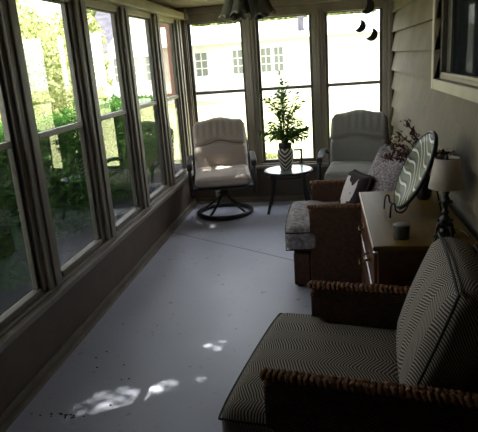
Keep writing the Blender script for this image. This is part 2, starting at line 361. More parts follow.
# window in the siding wall
root = bpy.data.objects.new('window_%d' % k, None); COL.objects.link(root); struct(root)
c = MB(); t_ = .065
c.box((W-.03,WY1,WZ0-t_),(W+.02,WY1+t_,WZ1)).box((W-.03,WY0-t_,WZ0-t_),(W+.02,WY0,WZ1)).box((W-.03,WY0,WZ0-t_),(W+.02,WY1,WZ0)).box((W-.03,WY0-t_,WZ1),(W+.02,WY1+t_,CZ-.01))
c.obj('casing', M['header'], root, bevel=.006)
c = MB().box((W+.01,WY0,WZ0),(W+.10,WY1,WZ0+.02)).box((W+.01,WY0,WZ0+.02),(W+.045,WY1,WZ0+.04)); c.obj('window_sill', M['header'], root, bevel=.004)
c = MB().box((W+.01,WY1-.05,WZ0+.02),(W+.12,WY1,WZ1)).box((W+.04,WY1-.16,WZ0+.04),(W+.12,WY1-.05,WZ1)).box((W+.01,WY0,WZ0+.02),(W+.12,WY0+.05,WZ1)).box((W+.02,WY0,WZ1-.05),(W+.12,WY1,WZ1))
c.obj('window_frame', M['trim_edge'], root, bevel=.004)
MB().box((W+.07,WY0+.05,WZ0+.02),(W+.073,WY1-.16,WZ1-.05)).obj('pane', M['glass'], root)
g = MB(); g.add([(W+.055,WY0+.05,WZ0+.02),(W+.055,WY1-.16,WZ0+.02),(W+.055,WY1-.16,WZ1-.05),(W+.055,WY0+.05,WZ1-.05)], [(0,1,2,3)]); g.obj('mesh_screen', M['screen'], root)  # screen added here only to dim the reflection in the pane
MB().box((W+.101,WY0-.1,WZ0-.1),(W+.11,WY1+.1,WZ1+.05)).obj('dark_backing', M['piping'], root)  # plain black sheet closing the opening behind the pane

# ---------------------------------------------------------------- outside
GZ = -.5
g = MB().box((-60,-20,GZ-.2),(60,70,GZ)); struct(g.obj('ground', M['lawn']))
g = MB().box((-3.2,-4,GZ),(-.12,12,GZ+.02)); struct(g.obj('mulch_bed', M['dirt']))
tag(MB().box((-14,13,GZ),(-4,15.5,GZ+.02)).obj('driveway', M['drive']), 'pinkish gravel drive glimpsed through the left window behind the shrubs', 'driveway')['kind'] = 'structure'
TOS = Vector(SUN_DIR)/SUN_DIR.z
def leaves(centers, radii, count, size, aspect=.5, hollow=.25, gaps=None, droop=0):
    cs = np.array(centers, float); rs = np.array(radii, float); wts = (rs.prod(1)**.66); wts /= wts.sum()
    which = rng.choice(len(cs), count, p=wts); d = rng.normal(size=(count,3)); d /= np.linalg.norm(d,axis=1)[:,None]
    rad = (hollow+(1-hollow)*rng.random(count))**.6
    P = cs[which]+d*rs[which]*rad[:,None]
    if gaps is not None:
        keep = np.ones(count, bool)
        for (g_, gr) in gaps:
            g0 = np.array(g_, float); dd = np.array(SUN_DIR); rel = P-g0; al = rel@dd
            dist = np.linalg.norm(rel-al[:,None]*dd, axis=1); keep &= dist > gr+.07
        P = P[keep]; count = len(P)
        ex = []
        for (g_, gr) in gaps:                     # tiny leaves put back into the openings to dim the sun patches
            g0 = np.array(g_, float); dd = np.array(SUN_DIR); k_ = int((2300 if gr > .09 else (3600 if g_[1] < 4 else 1300))*pi*(gr+.07)**2)
            al = (cs[:,2].mean()-g0[2])/dd[2]+rng.uniform(-.35,.35,k_); q = rng.normal(size=(k_,3)); q -= (q@dd)[:,None]*dd
            q /= np.linalg.norm(q,axis=1)[:,None]; ex.append(g0+al[:,None]*dd+q*((gr+.07)*np.sqrt(rng.random(k_)))[:,None])
        ex = np.concatenate(ex); P = np.concatenate([P, ex]); count = len(P)
    a = rng.normal(size=(count,3)); a[:,2] -= droop; a /= np.linalg.norm(a,axis=1)[:,None]
    b_ = rng.normal(size=(count,3)); b_ -= (b_*a).sum(1)[:,None]*a; b_ /= np.linalg.norm(b_,axis=1)[:,None]
    s = size*(.6+.8*rng.random(count))[:,None]
    if gaps is not None: s[-len(ex):] *= .18
    V = np.stack([P-a*s, P+b_*s*aspect, P+a*s, P-b_*s*aspect], 1).reshape(-1,3)
    return V
def leafobj(name, V, m, parent=None):
    cnt = len(V)//4; me = bpy.data.meshes.new(name)
    me.vertices.add(len(V)); me.vertices.foreach_set('co', V.astype(np.float32).ravel())
    me.loops.add(cnt*4); me.loops.foreach_set('vertex_index', np.arange(cnt*4, dtype=np.int32))
    me.polygons.add(cnt); me.polygons.foreach_set('loop_start', np.arange(0,cnt*4,4,dtype=np.int32)); me.polygons.foreach_set('loop_total', np.full(cnt,4,dtype=np.int32))
    me.update(); me.validate(); me.materials.append(m)
    o = bpy.data.objects.new(name, me); COL.objects.link(o)
    if parent: o.parent = parent
    return o
def tree(name, label, cat, base, height, blobs, count, size, m, trunk=.1, gaps=None, group=None, aspect=.5, stems=1):
    r = thing(name, label, cat, base, 0, group)
    cs = [(b_[0],b_[1],b_[2]) for b_ in blobs]; rs = [(b_[3],b_[4],b_[5]) for b_ in blobs]
    gl = None if gaps is None else [((g_[0][0]-base[0], g_[0][1]-base[1], g_[0][2]-base[2]), g_[1]) for g_ in gaps]
    leafobj('foliage', leaves(cs, rs, count, size, aspect, gaps=gl), m, r)
    mb = MB()
    for s_ in range(stems):
        ph = 2*pi*s_/max(stems,1)+.4; o_ = .05*stems
        for c_ in cs[:6]:
            mb.tube(spline([(cos(ph)*o_*.3, sin(ph)*o_*.3, 0),(cos(ph)*o_+c_[0]*.2, sin(ph)*o_+c_[1]*.2, c_[2]*.45),(c_[0]+cos(ph)*o_*2, c_[1]+sin(ph)*o_*2, c_[2])],4), [trunk*(1-.07*q) for q in range(9)], 7)
    mb.obj('trunk', M['bark'], r, smooth=True)
    return r
gaps = [((.39,2.12,0),.15),((.47,2.24,0),.13),((.33,2.04,0),.10),((.937,2.86,0),.055),((.96,2.93,0),.04),((.80,2.46,0),.055),((.72,2.42,0),.05),((.90,2.50,0),.035),((.8,2.1,0),.045),((.72,2.14,0),.03),((1.02,2.17,0),.035),
        ((.42,5.67,.46),.05),((.54,5.71,.46),.05),((.33,5.64,.46),.04),((.64,5.47,.46),.04),((.30,5.84,.52),.045),((.24,5.84,.60),.05),((.22,6.14,.05),.05),((.377,5.228,0),.035),((.20,5.72,.6),.06),((.25,5.74,.7),.05),((.17,5.78,.78),.04),((.06,2.02,.43),.05),((.05,2.12,.43),.04)]  # openings carved in the unseen crown along the sun ray, one per sun patch
tree('sun_mask_tree', 'large leafy tree out of view outside the left windows, shaped to mask the sun', 'tree', (-3.6,.9,GZ), 5,
     [(1.7,1.4,4.7,1.3,1.9,.6),(1.7,3.2,4.7,1.3,1.9,.6),(1.5,-.4,4.7,1.3,1.7,.6),(1.6,4.6,4.6,1.2,1.4,.55),(0,1.5,5.2,1.6,2.4,.7)], 42000, .13, M['leaf_tree'], .10, gaps)
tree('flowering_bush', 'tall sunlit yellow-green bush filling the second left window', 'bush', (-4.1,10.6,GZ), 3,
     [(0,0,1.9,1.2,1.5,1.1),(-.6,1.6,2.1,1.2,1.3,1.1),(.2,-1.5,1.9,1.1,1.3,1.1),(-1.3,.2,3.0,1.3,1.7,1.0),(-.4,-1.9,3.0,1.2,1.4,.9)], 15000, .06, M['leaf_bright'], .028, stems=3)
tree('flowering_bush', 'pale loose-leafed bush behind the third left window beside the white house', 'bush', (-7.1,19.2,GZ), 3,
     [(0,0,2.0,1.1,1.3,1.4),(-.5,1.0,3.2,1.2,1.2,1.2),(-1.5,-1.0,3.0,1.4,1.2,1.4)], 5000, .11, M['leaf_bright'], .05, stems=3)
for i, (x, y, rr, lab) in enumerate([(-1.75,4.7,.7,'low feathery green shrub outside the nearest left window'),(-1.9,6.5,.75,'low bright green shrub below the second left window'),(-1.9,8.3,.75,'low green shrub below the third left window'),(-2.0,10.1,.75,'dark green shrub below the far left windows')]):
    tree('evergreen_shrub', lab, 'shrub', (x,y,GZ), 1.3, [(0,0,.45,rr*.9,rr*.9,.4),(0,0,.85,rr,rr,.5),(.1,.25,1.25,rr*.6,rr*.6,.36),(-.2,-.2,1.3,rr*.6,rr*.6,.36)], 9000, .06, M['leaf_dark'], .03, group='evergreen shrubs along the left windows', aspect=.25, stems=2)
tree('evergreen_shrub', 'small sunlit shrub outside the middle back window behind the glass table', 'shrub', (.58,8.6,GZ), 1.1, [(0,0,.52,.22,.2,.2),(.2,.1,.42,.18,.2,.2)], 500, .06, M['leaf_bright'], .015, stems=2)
# neighbouring house
HY = 30.0
h = thing('house', 'long white single-storey house with small paned windows across the lawn', 'house', (-4, HY, GZ))
mb = MB().box((-7.3,0,0),(14,7,3.1)); mb.obj('wall', M['white'], h)
mb = MB()
for (x0, x1) in [(-7.8,-5.4),]:
    mb.add([(x0,-.5,3.0),(x1,-.5,3.0),(x1,3.5,5.6),(x0,3.5,5.6),(x0,7.5,3.0),(x1,7.5,3.0)], [(0,1,2,3),(3,2,5,4),(0,3,4),(1,5,2),(0,4,5,1)])
mb.obj('roof', M['shingle'], h)
mb = MB()
for (x0, x1) in [(-5.4,14.5),]:
    mb.add([(x0,-.5,3.0),(x1,-.5,3.0),(x1,3.5,4.15),(x0,3.5,4.15),(x0,7.5,3.0),(x1,7.5,3.0)], [(0,1,2,3),(3,2,5,4),(0,3,4),(1,5,2),(0,4,5,1)])
mb.obj('roof', M['shingle_l'], h)
# gable wing
mb = MB(); gx0, gx1, gy = -5.6, -2.0, -1.4
mb.add([(gx0,gy,0),(gx1,gy,0),(gx1,gy,3.2),((gx0+gx1)/2,gy,5.4),(gx0,gy,3.2),(gx0,2,0),(gx1,2,0),(gx1,2,3.2),((gx0+gx1)/2,2,5.4),(gx0,2,3.2)],
       [(0,1,2,3,4),(5,9,8,7,6),(0,4,9,5),(1,6,7,2),(4,3,8,9),(3,2,7,8),(0,5,6,1)]); mb.obj('gable_wing', M['white'], h)
def hwin(x0, x1, z0, z1, y, cols=2, rows=2):
    f = MB(); fr = .06
    f.box((x0-fr,y-.05,z0-fr),(x1+fr,y,z0)).box((x0-fr,y-.05,z1),(x1+fr,y,z1+fr)).box((x0-fr,y-.05,z0),(x0,y,z1)).box((x1,y-.05,z0),(x1+fr,y,z1))
    for c_ in range(1, cols): xx = x0+(x1-x0)*c_/cols; f.box((xx-.025,y-.045,z0),(xx+.025,y-.001,z1))
    for r_ in range(1, rows): zz = z0+(z1-z0)*r_/rows; f.box((x0,y-.044,zz-.025),(x1,y-.002,zz+.025))
    o_ = f.obj('window', M['white'], h); MB().box((x0,y-.03,z0),(x1,y-.003,z1)).obj('pane', M['win_far'], o_)
for (x0, x1, y, cc) in [(-5.35,-4.95,gy,1),(-4.75,-3.95,gy,2),(-3.75,-3.3,gy,1),(-1.3,-.65,0,2),(.75,1.25,0,2),(2.25,2.75,0,2),(2.95,3.4,0,2)]:
    hwin(x0, x1, 1.4, 2.6, y, cc, 3)
MB().box((-2.35,-2.6,0),(-1.55,-1.9,4.6)).obj('chimney', M['brick'], h)
MB().box((4.2,.7,2.9),(4.5,1.1,4.5)).obj('vent_stack', M['shingle'], h)
# far trees
for i, (x, z, lab) in enumerate([(-21,3.4,'tall tree far left of the white house beyond the bushes'),(-16,3.4,'tall tree left of the white house, seen through the second left window'),(-11,3.6,'tall tree rising behind the dark shingled roof'),(-6,4.0,'tree behind the gable end of the white house'),
                            (-1.5,3.4,'tree behind the pale roof, seen through the leftmost back window'),(3.2,3.6,'tree behind the pale roof, seen through the middle back window'),(8,3.6,'tree behind the right end of the pale roof')]):
    tree('background_tree', lab, 'tree', (x,41,GZ), 7, [(0,0,z+.8,1.9,2,1.7),(.5,.5,z+1.8,1.5,2,1.6),(-.6,.3,z+1.4,1.5,2,1.5)], 2600, .24, M['leaf_far'], .25, group='trees behind the white house')

# ---------------------------------------------------------------- wicker armchairs
def slabz(mb, x0, x1, y0, y1, z0, z1): mb.box((x0,y0,z0),(x1,y1,z1))
def braid(mb, pts, r, pitch=.016, n=6):
    """Two rows of slanted rush wraps along a path."""
    P = [Vector(p) for p in pts]; acc = 0
    for i in range(len(P)-1):
        d = P[i+1]-P[i]; ln = d.length; d.normalize(); side = d.cross(Vector((0,0,1)))
        if side.length < .1: side = Vector((1,0,0))
        side.normalize(); upn = side.cross(d)
        t0 = (pitch-acc) % pitch
        while t0 < ln:
            c_ = P[i]+d*t0; j = random.uniform(-.15,.15)
            for sg in (-1, 1):
                a = c_+side*sg*r*.52
                ax = (d*(.35+j)*sg+side*sg*.95-upn*.25).normalized(); w1 = ax.cross(upn).normalized(); rr = pitch*.60*random.uniform(.85,1.15)
                ln2 = r*.72
                ring = []
                for (s, q) in ((-1,.25),(-.5,.85),(.0,1.0),(.5,.85),(1,.25)):
                    for k_ in range(n):
                        an = 2*pi*k_/n; ring.append(a+ax*s*ln2+(w1*cos(an)+upn*sin(an))*rr*q)
                fs = [(u*n+k_, u*n+(k_+1) % n, (u+1)*n+(k_+1) % n, (u+1)*n+k_) for u in range(4) for k_ in range(n)]
                mb.add(ring, fs)
            t0 += pitch
        acc = (acc+ln) % pitch
def armchair(label, loc, rz, wick, fabric, bulge=.02, backc=True):
    r = thing('wicker_armchair', label, 'armchair', loc, rz, None)
    def panel(mb, xo, xi, yf, yb, z0, z1):     # arm panel with rounded front corner, x from xo to xi
        prof = [(yf,z0),(yf,z1-.045)]+[(yf+.045-.045*cos(a), z1-.045+.045*sin(a)) for a in (.3,.7,1.1,1.5)]+[(yb,z1),(yb,z0)]
        k_ = len(prof); vs = [(xo,y,z) for y, z in prof]+[(xi,y,z) for y, z in prof]
        fs = [tuple(range(k_)), tuple(range(2*k_-1, k_-1, -1))]+[(i,k_+i,k_+(i+1) % k_,(i+1) % k_) for i in range(k_)]
        mb.add(vs, fs); return prof
    for sx in (-1, 1):
        mb = MB(); prof = panel(mb, sx*.345, sx*.415, -.33, .36, .018, .59)
        o_ = mb.obj('arm', wick, r, bevel=.008)
        bm_ = MB(); path = [(sx*.38, y+.006 if i < 6 else y, z+.004) for i, (y, z) in enumerate(prof[:-1])]
        braid(bm_, spline(path[1:],3), .031, .021)
        bm_.obj('braided_edge', M['braid'], o_, smooth=True)
    MB().box((-.34,-.45,.018),(.34,.34,.26)).box((-.415,-.45,.018),(.415,-.335,.26)).obj('base', wick, r, bevel=.012)
    mb = MB(); vs = []
    mb.box((-.335,.0,0),(.335,.06,.62), Matrix.Translation((0,.27,.27)) @ Matrix.Rotation(R(-9),4,'X')); mb.obj('back_frame', wick, r, bevel=.02)
    for sx in (-1,1):
        for yy in (-.41,.30): MB().lathe([(.022,0),(.026,.025)], (sx*.37,yy,0), 12).obj('foot', M['piping'], r)
    def tshape(p, u):
        k_ = min(1, max(0, (-p.y-.05)/.05)); return (p.x*(1+.235*k_), p.y, p.z+.012*(1-u.x**2))
    c_ = puff((.338,.31,.085), .05, (.005,.012,.028), 26, tshape).obj('seat_cushion', fabric, r, smooth=True, loc=(0,-.195,.352))
    outline = []
    for zz in (.06,-.065):
        outline = [(-.405,-.07,zz),(-.412,-.27,zz),(-.37,-.308,zz),(0,-.318,zz),(.37,-.308,zz),(.412,-.27,zz),(.405,-.07,zz)]
        MB().tube(spline(outline,5), .0045, 6).obj('piping', M['piping'], c_, smooth=True)
    if backc:
        # cushion leaning on the back: local frame x across, z up the back
        b_ = puff((.318,.085,.235), .06, (.0,.04,.014), 24).obj('back_cushion', fabric, r, smooth=True, loc=(0,.225,.645))
        b_.rotation_euler = (R(-20),0,R(5))
        for yy in (-.073,.073):
            pth = [(x_,yy,z_) for x_, z_ in ((-.30,-.22),(-.316,0),(-.307,.21),(-.27,.228),(0,.236),(.27,.228),(.307,.21),(.316,0),(.30,-.22))]
            MB().tube(spline(pth,5), .005, 6).obj('piping', M['piping'], b_, smooth=True)
    return r
armchair('dark wicker armchair in the foreground with zigzag cushions and piped back pillow', (1.745,1.915,0), R(-90-10.4), M['wicker'], M['herring'])
armchair('reddish brown wicker armchair beyond the dresser with grey patterned seat cushion', (1.77,4.075,0), R(-90), M['wicker_mid'], M['damask'], backc=False)

def pillow(name, label, m, half, loc, rot, pipe=None):
    def sh(p, u):
        k_ = 1-.10*(1-min(1,abs(u.x)))*0; e = max(abs(u.x),abs(u.y)); z = p.z*(1-.80*e**4)
        pin = 1-.07*(1-u.y**2)*abs(u.x)**3; pin2 = 1-.07*(1-u.x**2)*abs(u.y)**3
        return (p.x*pin, p.y*pin2, z)
    o_ = puff(half, min(half[2]*.9,.05), (0,0,.012), 22, sh).obj(name, m, smooth=True, loc=loc); o_.rotation_euler = rot
    return tag(o_, label, 'pillow')
def facing(n, roll=0):
    return (Vector(n).to_track_quat('Z','Y') @ Euler((0,0,roll)).to_quaternion()).to_euler()
pillow('throw_pillow', 'grey speckled throw pillow propped upright in the middle wicker armchair', M['pillow'], (.215,.215,.09), (2.0,3.97,.70), facing((-.80,-.45,.33), R(-14)))
pillow('throw_pillow', 'black and white print pillow leaning in the middle wicker armchair', M['bwprint'], (.165,.165,.06), (1.775,4.02,.60), facing((-.86,-.36,.36), R(0)))

# ---------------------------------------------------------------- dresser
DX0, DX1, DY0, DY1, DZ = 1.79, 2.23, 2.40, 3.44, .75
d = thing('dresser', 'varnished brown wooden dresser standing between the two wicker armchairs', 'dresser', (0,0,0))
MB().box((DX0,DY0+.02,.06),(DX1,DY1-.02,DZ-.025)).box((DX0+.03,DY0+.04,0),(DX1-.01,DY1-.04,.07)).obj('body', M['wood'], d, bevel=.004)
MB().box((DX0-.02,DY0,DZ-.025),(DX1,DY1,DZ)).obj('top', M['woodtop'], d, bevel=.006)
MB().box((DX0-.026,DY0-.002,DZ-.02),(DX0-.019,DY1+.002,DZ-.002)).obj('top_edging', M['woodedge'], d, bevel=.002)
for rr, (z0, z1) in enumerate([(.09,.28),(.295,.485),(.50,.705)]):
    for (y0, y1) in ((DY0+.04,(DY0+DY1)/2-.008),((DY0+DY1)/2+.008,DY1-.04)):
        o_ = MB().box((DX0-.016,y0,z0),(DX0+.002,y1,z1)).box((DX0-.02,y0,z1-.012),(DX0-.012,y1,z1)).obj('drawer', M['wood'], d, bevel=.004)
        cy = (y0+y1)/2; cz = (z0+z1)/2
        MB().tube(spline([(DX0-.014,cy-.045,cz),(DX0-.04,cy-.04,cz-.004),(DX0-.042,cy,cz-.014),(DX0-.04,cy+.04,cz-.004),(DX0-.014,cy+.045,cz)],4), .0045, 6).box((DX0-.019,cy-.055,cz-.012),(DX0-.015,cy+.055,cz+.014)).obj('handle', M['brass'], o_, smooth=False)
# table lamp
l = thing('table_lamp', 'small table lamp with cream cone shade and black ornate base on the dresser', 'lamp', (2.10,2.53,DZ))
prof = [(.0,0),(.042,0),(.044,.008),(.036,.016),(.03,.022),(.016,.034),(.012,.046),(.024,.062),(.028,.078),(.02,.096),(.011,.106),(.018,.114),(.018,.12),(.01,.128),(.014,.146),(.021,.166),(.018,.184),(.010,.196),(.016,.204),(.016,.212),(.008,.22),(.006,.26)]
MB().lathe(prof,(0,0,0),20).obj('base', M['blackiron'], l, smooth=True)
for q in range(4):
    a = q*pi/2+.5; MB().tube(spline([(cos(a)*.012,sin(a)*.012,.045),(cos(a)*.040,sin(a)*.040,.055),(cos(a)*.046,sin(a)*.046,.02),(cos(a)*.058,sin(a)*.058,.006)],4), .006, 6).obj('scroll_foot', M['blackiron'], l, smooth=True)
for zz, rr in ((.078,.03),(.166,.024)):
    for q in range(6): a = q*pi/3; MB().lathe([(.0,-.008),(.006,-.005),(.008,0),(.006,.005),(0,.008)], (cos(a)*rr,sin(a)*rr,zz), 8).obj('leaf_knob', M['blackiron'], l, smooth=True)
MB().lathe([(.076,.232),(.077,.232),(.053,.368),(.051,.368),(.073,.232)], (0,0,0), 36, cap=False).obj('lamp_shade', M['shade'], l, smooth=True)
MB().tube([(-.05,0,.36),(.05,0,.36)], .002, 6).lathe([(.006,.30),(.006,.375),(.003,.38)], (0,0,0), 8).obj('shade_harp', M['blackiron'], l)
cd = MB().tube(spline([(2.11,2.57,DZ+.004),(2.14,2.62,DZ+.006),(2.19,2.60,DZ+.004),(2.205,2.50,DZ+.004)],6), .003, 6).obj('power_cord', M['black'], smooth=True); tag(cd, 'thin dark lamp cord lying behind the small table lamp', 'cord')
# tin
tn = thing('candle_tin', 'small round dull metal candle tin near the dresser front edge', 'tin', (1.905,2.52,DZ))
MB().lathe([(.036,0),(.037,.002),(.037,.05),(.0355,.052),(.0355,.04)], (0,0,0), 28, cap=True).obj('tin', M['tin'], tn)
MB().lathe([(.0375,.044),(.039,.045),(.039,.062),(.036,.066),(.02,.068)], (0,0,0), 28).obj('lid', M['tin'], tn)
# platter + stand
nrm = Vector((-.90,-.06,.43)).normalized()
pc = Vector((2.028,2.93,.982))
q = nrm.to_track_quat('Z','Y')
# choose roll so that local Y runs up the platter
pl = MB().lathe([(.205,.0),(.21,.008),(.205,.014),(.15,.004),(.09,-.006),(0.001,-.008)], (0,0,0), 48, cap=False).obj('dish', M['swirl'], None, smooth=True)
pr_ = thing('platter', 'round swirl-striped platter with dark rim standing tilted on the dresser', 'plate', pc); pr_.rotation_mode = 'QUATERNION'
upw = Vector((0,0,1)); yl = (upw-nrm*upw.dot(nrm)).normalized(); xl = yl.cross(nrm)
pr_.rotation_quaternion = Matrix(((xl.x,yl.x,nrm.x),(xl.y,yl.y,nrm.y),(xl.z,yl.z,nrm.z))).to_quaternion()
pl.parent = pr_
MB().tube([(cos(a)*.209,sin(a)*.209,.006) for a in np.linspace(0,2*pi,60,endpoint=False)], .011, 8, True).obj('rim', M['soil'], pr_, smooth=True)
MB().lathe([(0.001,-.016),(.10,-.013),(.205,-.004)], (0,0,0), 48, cap=False).obj('underside', M['soil'], pr_, smooth=True)
st = thing('plate_stand', 'black wrought-iron easel stand holding the swirl platter', 'stand', (0,0,0))
low = pc-yl*.215; 
def P3(a, b_, c_): return pc+xl*a+yl*b_+nrm*c_
foot = Vector((2.155,2.88,DZ+.006))
MB().tube([P3(0,.10,-.03), foot], .005, 8).obj('back_leg', M['black'], st, smooth=True)
for sx in (-1, 1):
    f0 = P3(sx*.09,-.21,.05); fl = Vector((f0.x-.01,f0.y,DZ+.006))
    MB().tube(spline([P3(0,.10,-.03),P3(sx*.06,-.1,-.025),P3(sx*.085,-.205,-.018),P3(sx*.09,-.222,.02),P3(sx*.09,-.19,.045),P3(sx*.09,-.205,.058),fl],5), .005, 8).obj('front_leg', M['black'], st, smooth=True)
MB().tube(spline([P3(-.085,-.205,-.018),P3(-.04,-.225,-.01),P3(0,-.20,-.018),P3(.04,-.225,-.01),P3(.085,-.205,-.018)],5), .004, 8).obj('cross_bar', M['black'], st, smooth=True)
# dried flowers in a dark vase behind the platter
dv = thing('dried_flower_vase', 'dark vase of dried red-brown sprays hidden behind the platter', 'vase', (2.12,3.22,DZ))
MB().lathe([(.03,0),(.045,.02),(.05,.07),(.035,.13),(.02,.16),(.024,.175)], (0,0,0), 24).obj('vase', M['soil'], dv, smooth=True)
sprays = [(-.20,-.02,.26),(-.15,-.05,.28),(-.18,.01,.30),(.13,-.16,.26),(.07,-.15,.30),(-.16,-.02,.40),(-.10,.02,.45),(-.19,.03,.34),(-.22,-.05,.27),(.03,-.14,.34),(.12,-.12,.29),(-.13,-.08,.30),(.10,-.02,.25),(-.06,.05,.38)]
for (dx, dy, dz) in sprays:
    mb = MB(); pth = spline([(0,0,.15),(dx*.35,dy*.35,.15+(dz-.15)*.6),(dx,dy,dz)],6); mb.tube(pth, .003, 5)
    for p in pth[6:]:
        for _ in range(7):
            o2 = Vector((random.gauss(0,.012),random.gauss(0,.012),random.gauss(0,.010))); a = Vector((random.gauss(0,1),random.gauss(0,1),random.gauss(0,1))).normalized()*.014; b_ = a.cross(Vector((.3,.5,.8))).normalized()*.006
            c_ = p+o2; mb.add([c_-a,c_+b_,c_+a,c_-b_], [(0,1,2,3)])
    mb.obj('dried_spray', M['dried'], dv)

# ---------------------------------------------------------------- patio chairs
def chair_parts(r, pad, swivel=True):
    # local: -Y is the front; cushions, frame, arms
    def seat_sh(p, u):
        g_ = -.010*math.exp(-((u.y-.15)/.10)**2)*(1 if u.z > 0 else 0)
        return (p.x, p.y, p.z+g_+.02*(1 if u.y < -.5 else 0)*0)
    sc = puff((.285,.25,.055), .045, (.006,.01,.022), 22, seat_sh).obj('seat_cushion', pad, r, smooth=True, loc=(0,-.06,.43)); sc.rotation_euler = (R(5),0,0)
    def back_sh(p, u):
        z = p.z
        if u.z > 0: z += .032*(math.cos(min(abs(u.x)/.72,1)*pi)+1)/2*u.z - .028*max(0,(abs(u.x)-.72)/.28)**2*u.z
        y = p.y
        if u.y < 0:
            X = p.x/.29; zc = -.02+.16*math.exp(-(X/.45)**2)   # arch seam
            zz = z/.29
            arch = math.exp(-((zz-zc-.07)/.07)**2)*(.9)
            y += .036*arch
            for k_ in range(-3, 4):
                y += .010*math.exp(-((X-k_*.26)/.05)**2)*max(0, min(1, (zz-.25)*3))
            y -= .012*math.exp(-((zz+.40)/.3)**2)
        return (p.x*(1-.035*max(0,u.z)**3), y, z)
    bc = puff((.292,.06,.29), .045, (.0,.03,.0), 34, back_sh).obj('back_cushion', pad, r, smooth=True, loc=(0,.235,.70)); bc.rotation_euler = (R(-14),0,0)
    sm = []
    for k_ in range(25):
        X = -1+2*k_/24; zc = -.02+.16*math.exp(-(X/.45)**2)+.07
        sm.append((X*.28, -.047-.022*(1-X*X), zc*.29))
    MB().tube(sm, .004, 5).obj('seam', M['button'], bc, smooth=True)
    for sx in (-1, 1):
        x = sx*.328
        arm = [(x*.98,-.31,.28),(x,-.325,.42),(x,-.30,.55),(x,-.24,.605),(x,-.10,.63),(x,.08,.625),(x*.96,.20,.58)]
        MB().tube(spline(arm,5), .018, 8).obj('arm', M['black'], r, smooth=True)
        MB().add(*armrest(x)).obj('armrest', M['black'], r, bevel=.004)
        MB().tube(spline([(x*.92,-.31,.345),(x*.95,.0,.32),(x*.93,.17,.35),(x*.93,.25,.60),(x*.84,.35,.91)],5), .013, 8).obj('side_rail', M['black'], r, smooth=True)
    MB().tube([(-.31,-.31,.35),(.31,-.31,.35),(.31,.17,.335),(-.31,.17,.335)], .013, 8, True).box((-.31,-.31,.345),(.31,.17,.353)).obj('seat_frame', M['black'], r)
    MB().tube([(-.27,.345,.90),(.27,.345,.90)], .012, 8).obj('top_rail', M['black'], r)
def armrest(x):
    p = spline([(x,-.31,.565),(x,-.27,.605),(x,-.15,.64),(x,.0,.648),(x,.12,.63)],4); vs = []; n_ = len(p)
    for q_ in p: vs += [(q_.x-.027,q_.y,q_.z-.01),(q_.x+.027,q_.y,q_.z-.01),(q_.x+.027,q_.y,q_.z+.012),(q_.x-.027,q_.y,q_.z+.012)]
    fs = [(i*4+k_, i*4+(k_+1) % 4, (i+1)*4+(k_+1) % 4, (i+1)*4+k_) for i in range(n_-1) for k_ in range(4)]+[(3,2,1,0),(4*n_-4,4*n_-3,4*n_-2,4*n_-1)]
    return vs, fs
def ring_base(r):
    MB().tube([(cos(a)*.285,sin(a)*.285,.022) for a in np.linspace(0,2*pi,48,endpoint=False)], .026, 10, True).obj('ring_base', M['black'], r, smooth=True)
    for k_ in range(4):
        a = pi/4+k_*pi/2+.15
        MB().tube(spline([(cos(a)*.27,sin(a)*.27,.035),(cos(a)*.19,sin(a)*.19,.085),(cos(a)*.10,sin(a)*.10,.15),(cos(a)*.03,sin(a)*.03,.22)],5), .013, 8).obj('spoke', M['black'], r, smooth=True)
    MB().lathe([(.045,.20),(.05,.24),(.035,.26),(.035,.31),(.08,.33),(.08,.345)], (0,0,0), 20).obj('swivel_post', M['black'], r, smooth=True)
r = thing('swivel_chair', 'taupe cushioned swivel patio chair on round black base by the left window corner', 'chair', (.455,5.70,0), R(11))
chair_parts(r, M['pad']); ring_base(r)
r = thing('swivel_chair', 'grey-green cushioned patio chair in the right corner behind the middle wicker armchair', 'chair', (1.865,5.67,0), R(-9))
chair_parts(r, M['padg']); ring_base(r)

# ---------------------------------------------------------------- glass side table, vase, plant
TZ = .44
tb = thing('side_table', 'round glass-topped black metal side table between the two cushioned patio chairs', 'table', (1.155,5.80,0))
MB().lathe([(.0,TZ-.012),(.245,TZ-.012),(.245,TZ),(0,TZ)], (0,0,0), 48, cap=False).obj('glass_top', M['tableglass'], tb)
MB().tube([(cos(a)*.25,sin(a)*.25,TZ-.012) for a in np.linspace(0,2*pi,56,endpoint=False)], .014, 8, True).obj('rim', M['black'], tb, smooth=True)
for k_ in range(4):
    a = pi/4+k_*pi/2+.02
    MB().tube(spline([(cos(a)*.235,sin(a)*.235,TZ-.02),(cos(a)*.235,sin(a)*.235,.25),(cos(a)*.31,sin(a)*.31,.007)],5), .015, 8).obj('leg', M['black'], tb, smooth=True)
MB().tube([(cos(a)*.21,sin(a)*.21,TZ-.06) for a in np.linspace(0,2*pi,40,endpoint=False)], .008, 6, True).obj('apron_ring', M['black'], tb, smooth=True)
pp = thing('potted_palm', 'green palm in a black and white chevron vase on the glass table', 'plant', (1.135,5.79,TZ)); pp.scale = (1,1,1.16)
MB().lathe([(.050,0),(.058,.004),(.068,.04),(.083,.11),(.088,.16),(.078,.19),(.066,.20)], (0,0,0), 32).obj('vase', M['chevron'], pp, smooth=True)
MB().lathe([(.062,.198),(.070,.205),(.072,.245),(.060,.25),(.02,.246)], (0,0,0), 28).obj('vase_neck', M['soil'], pp, smooth=True)
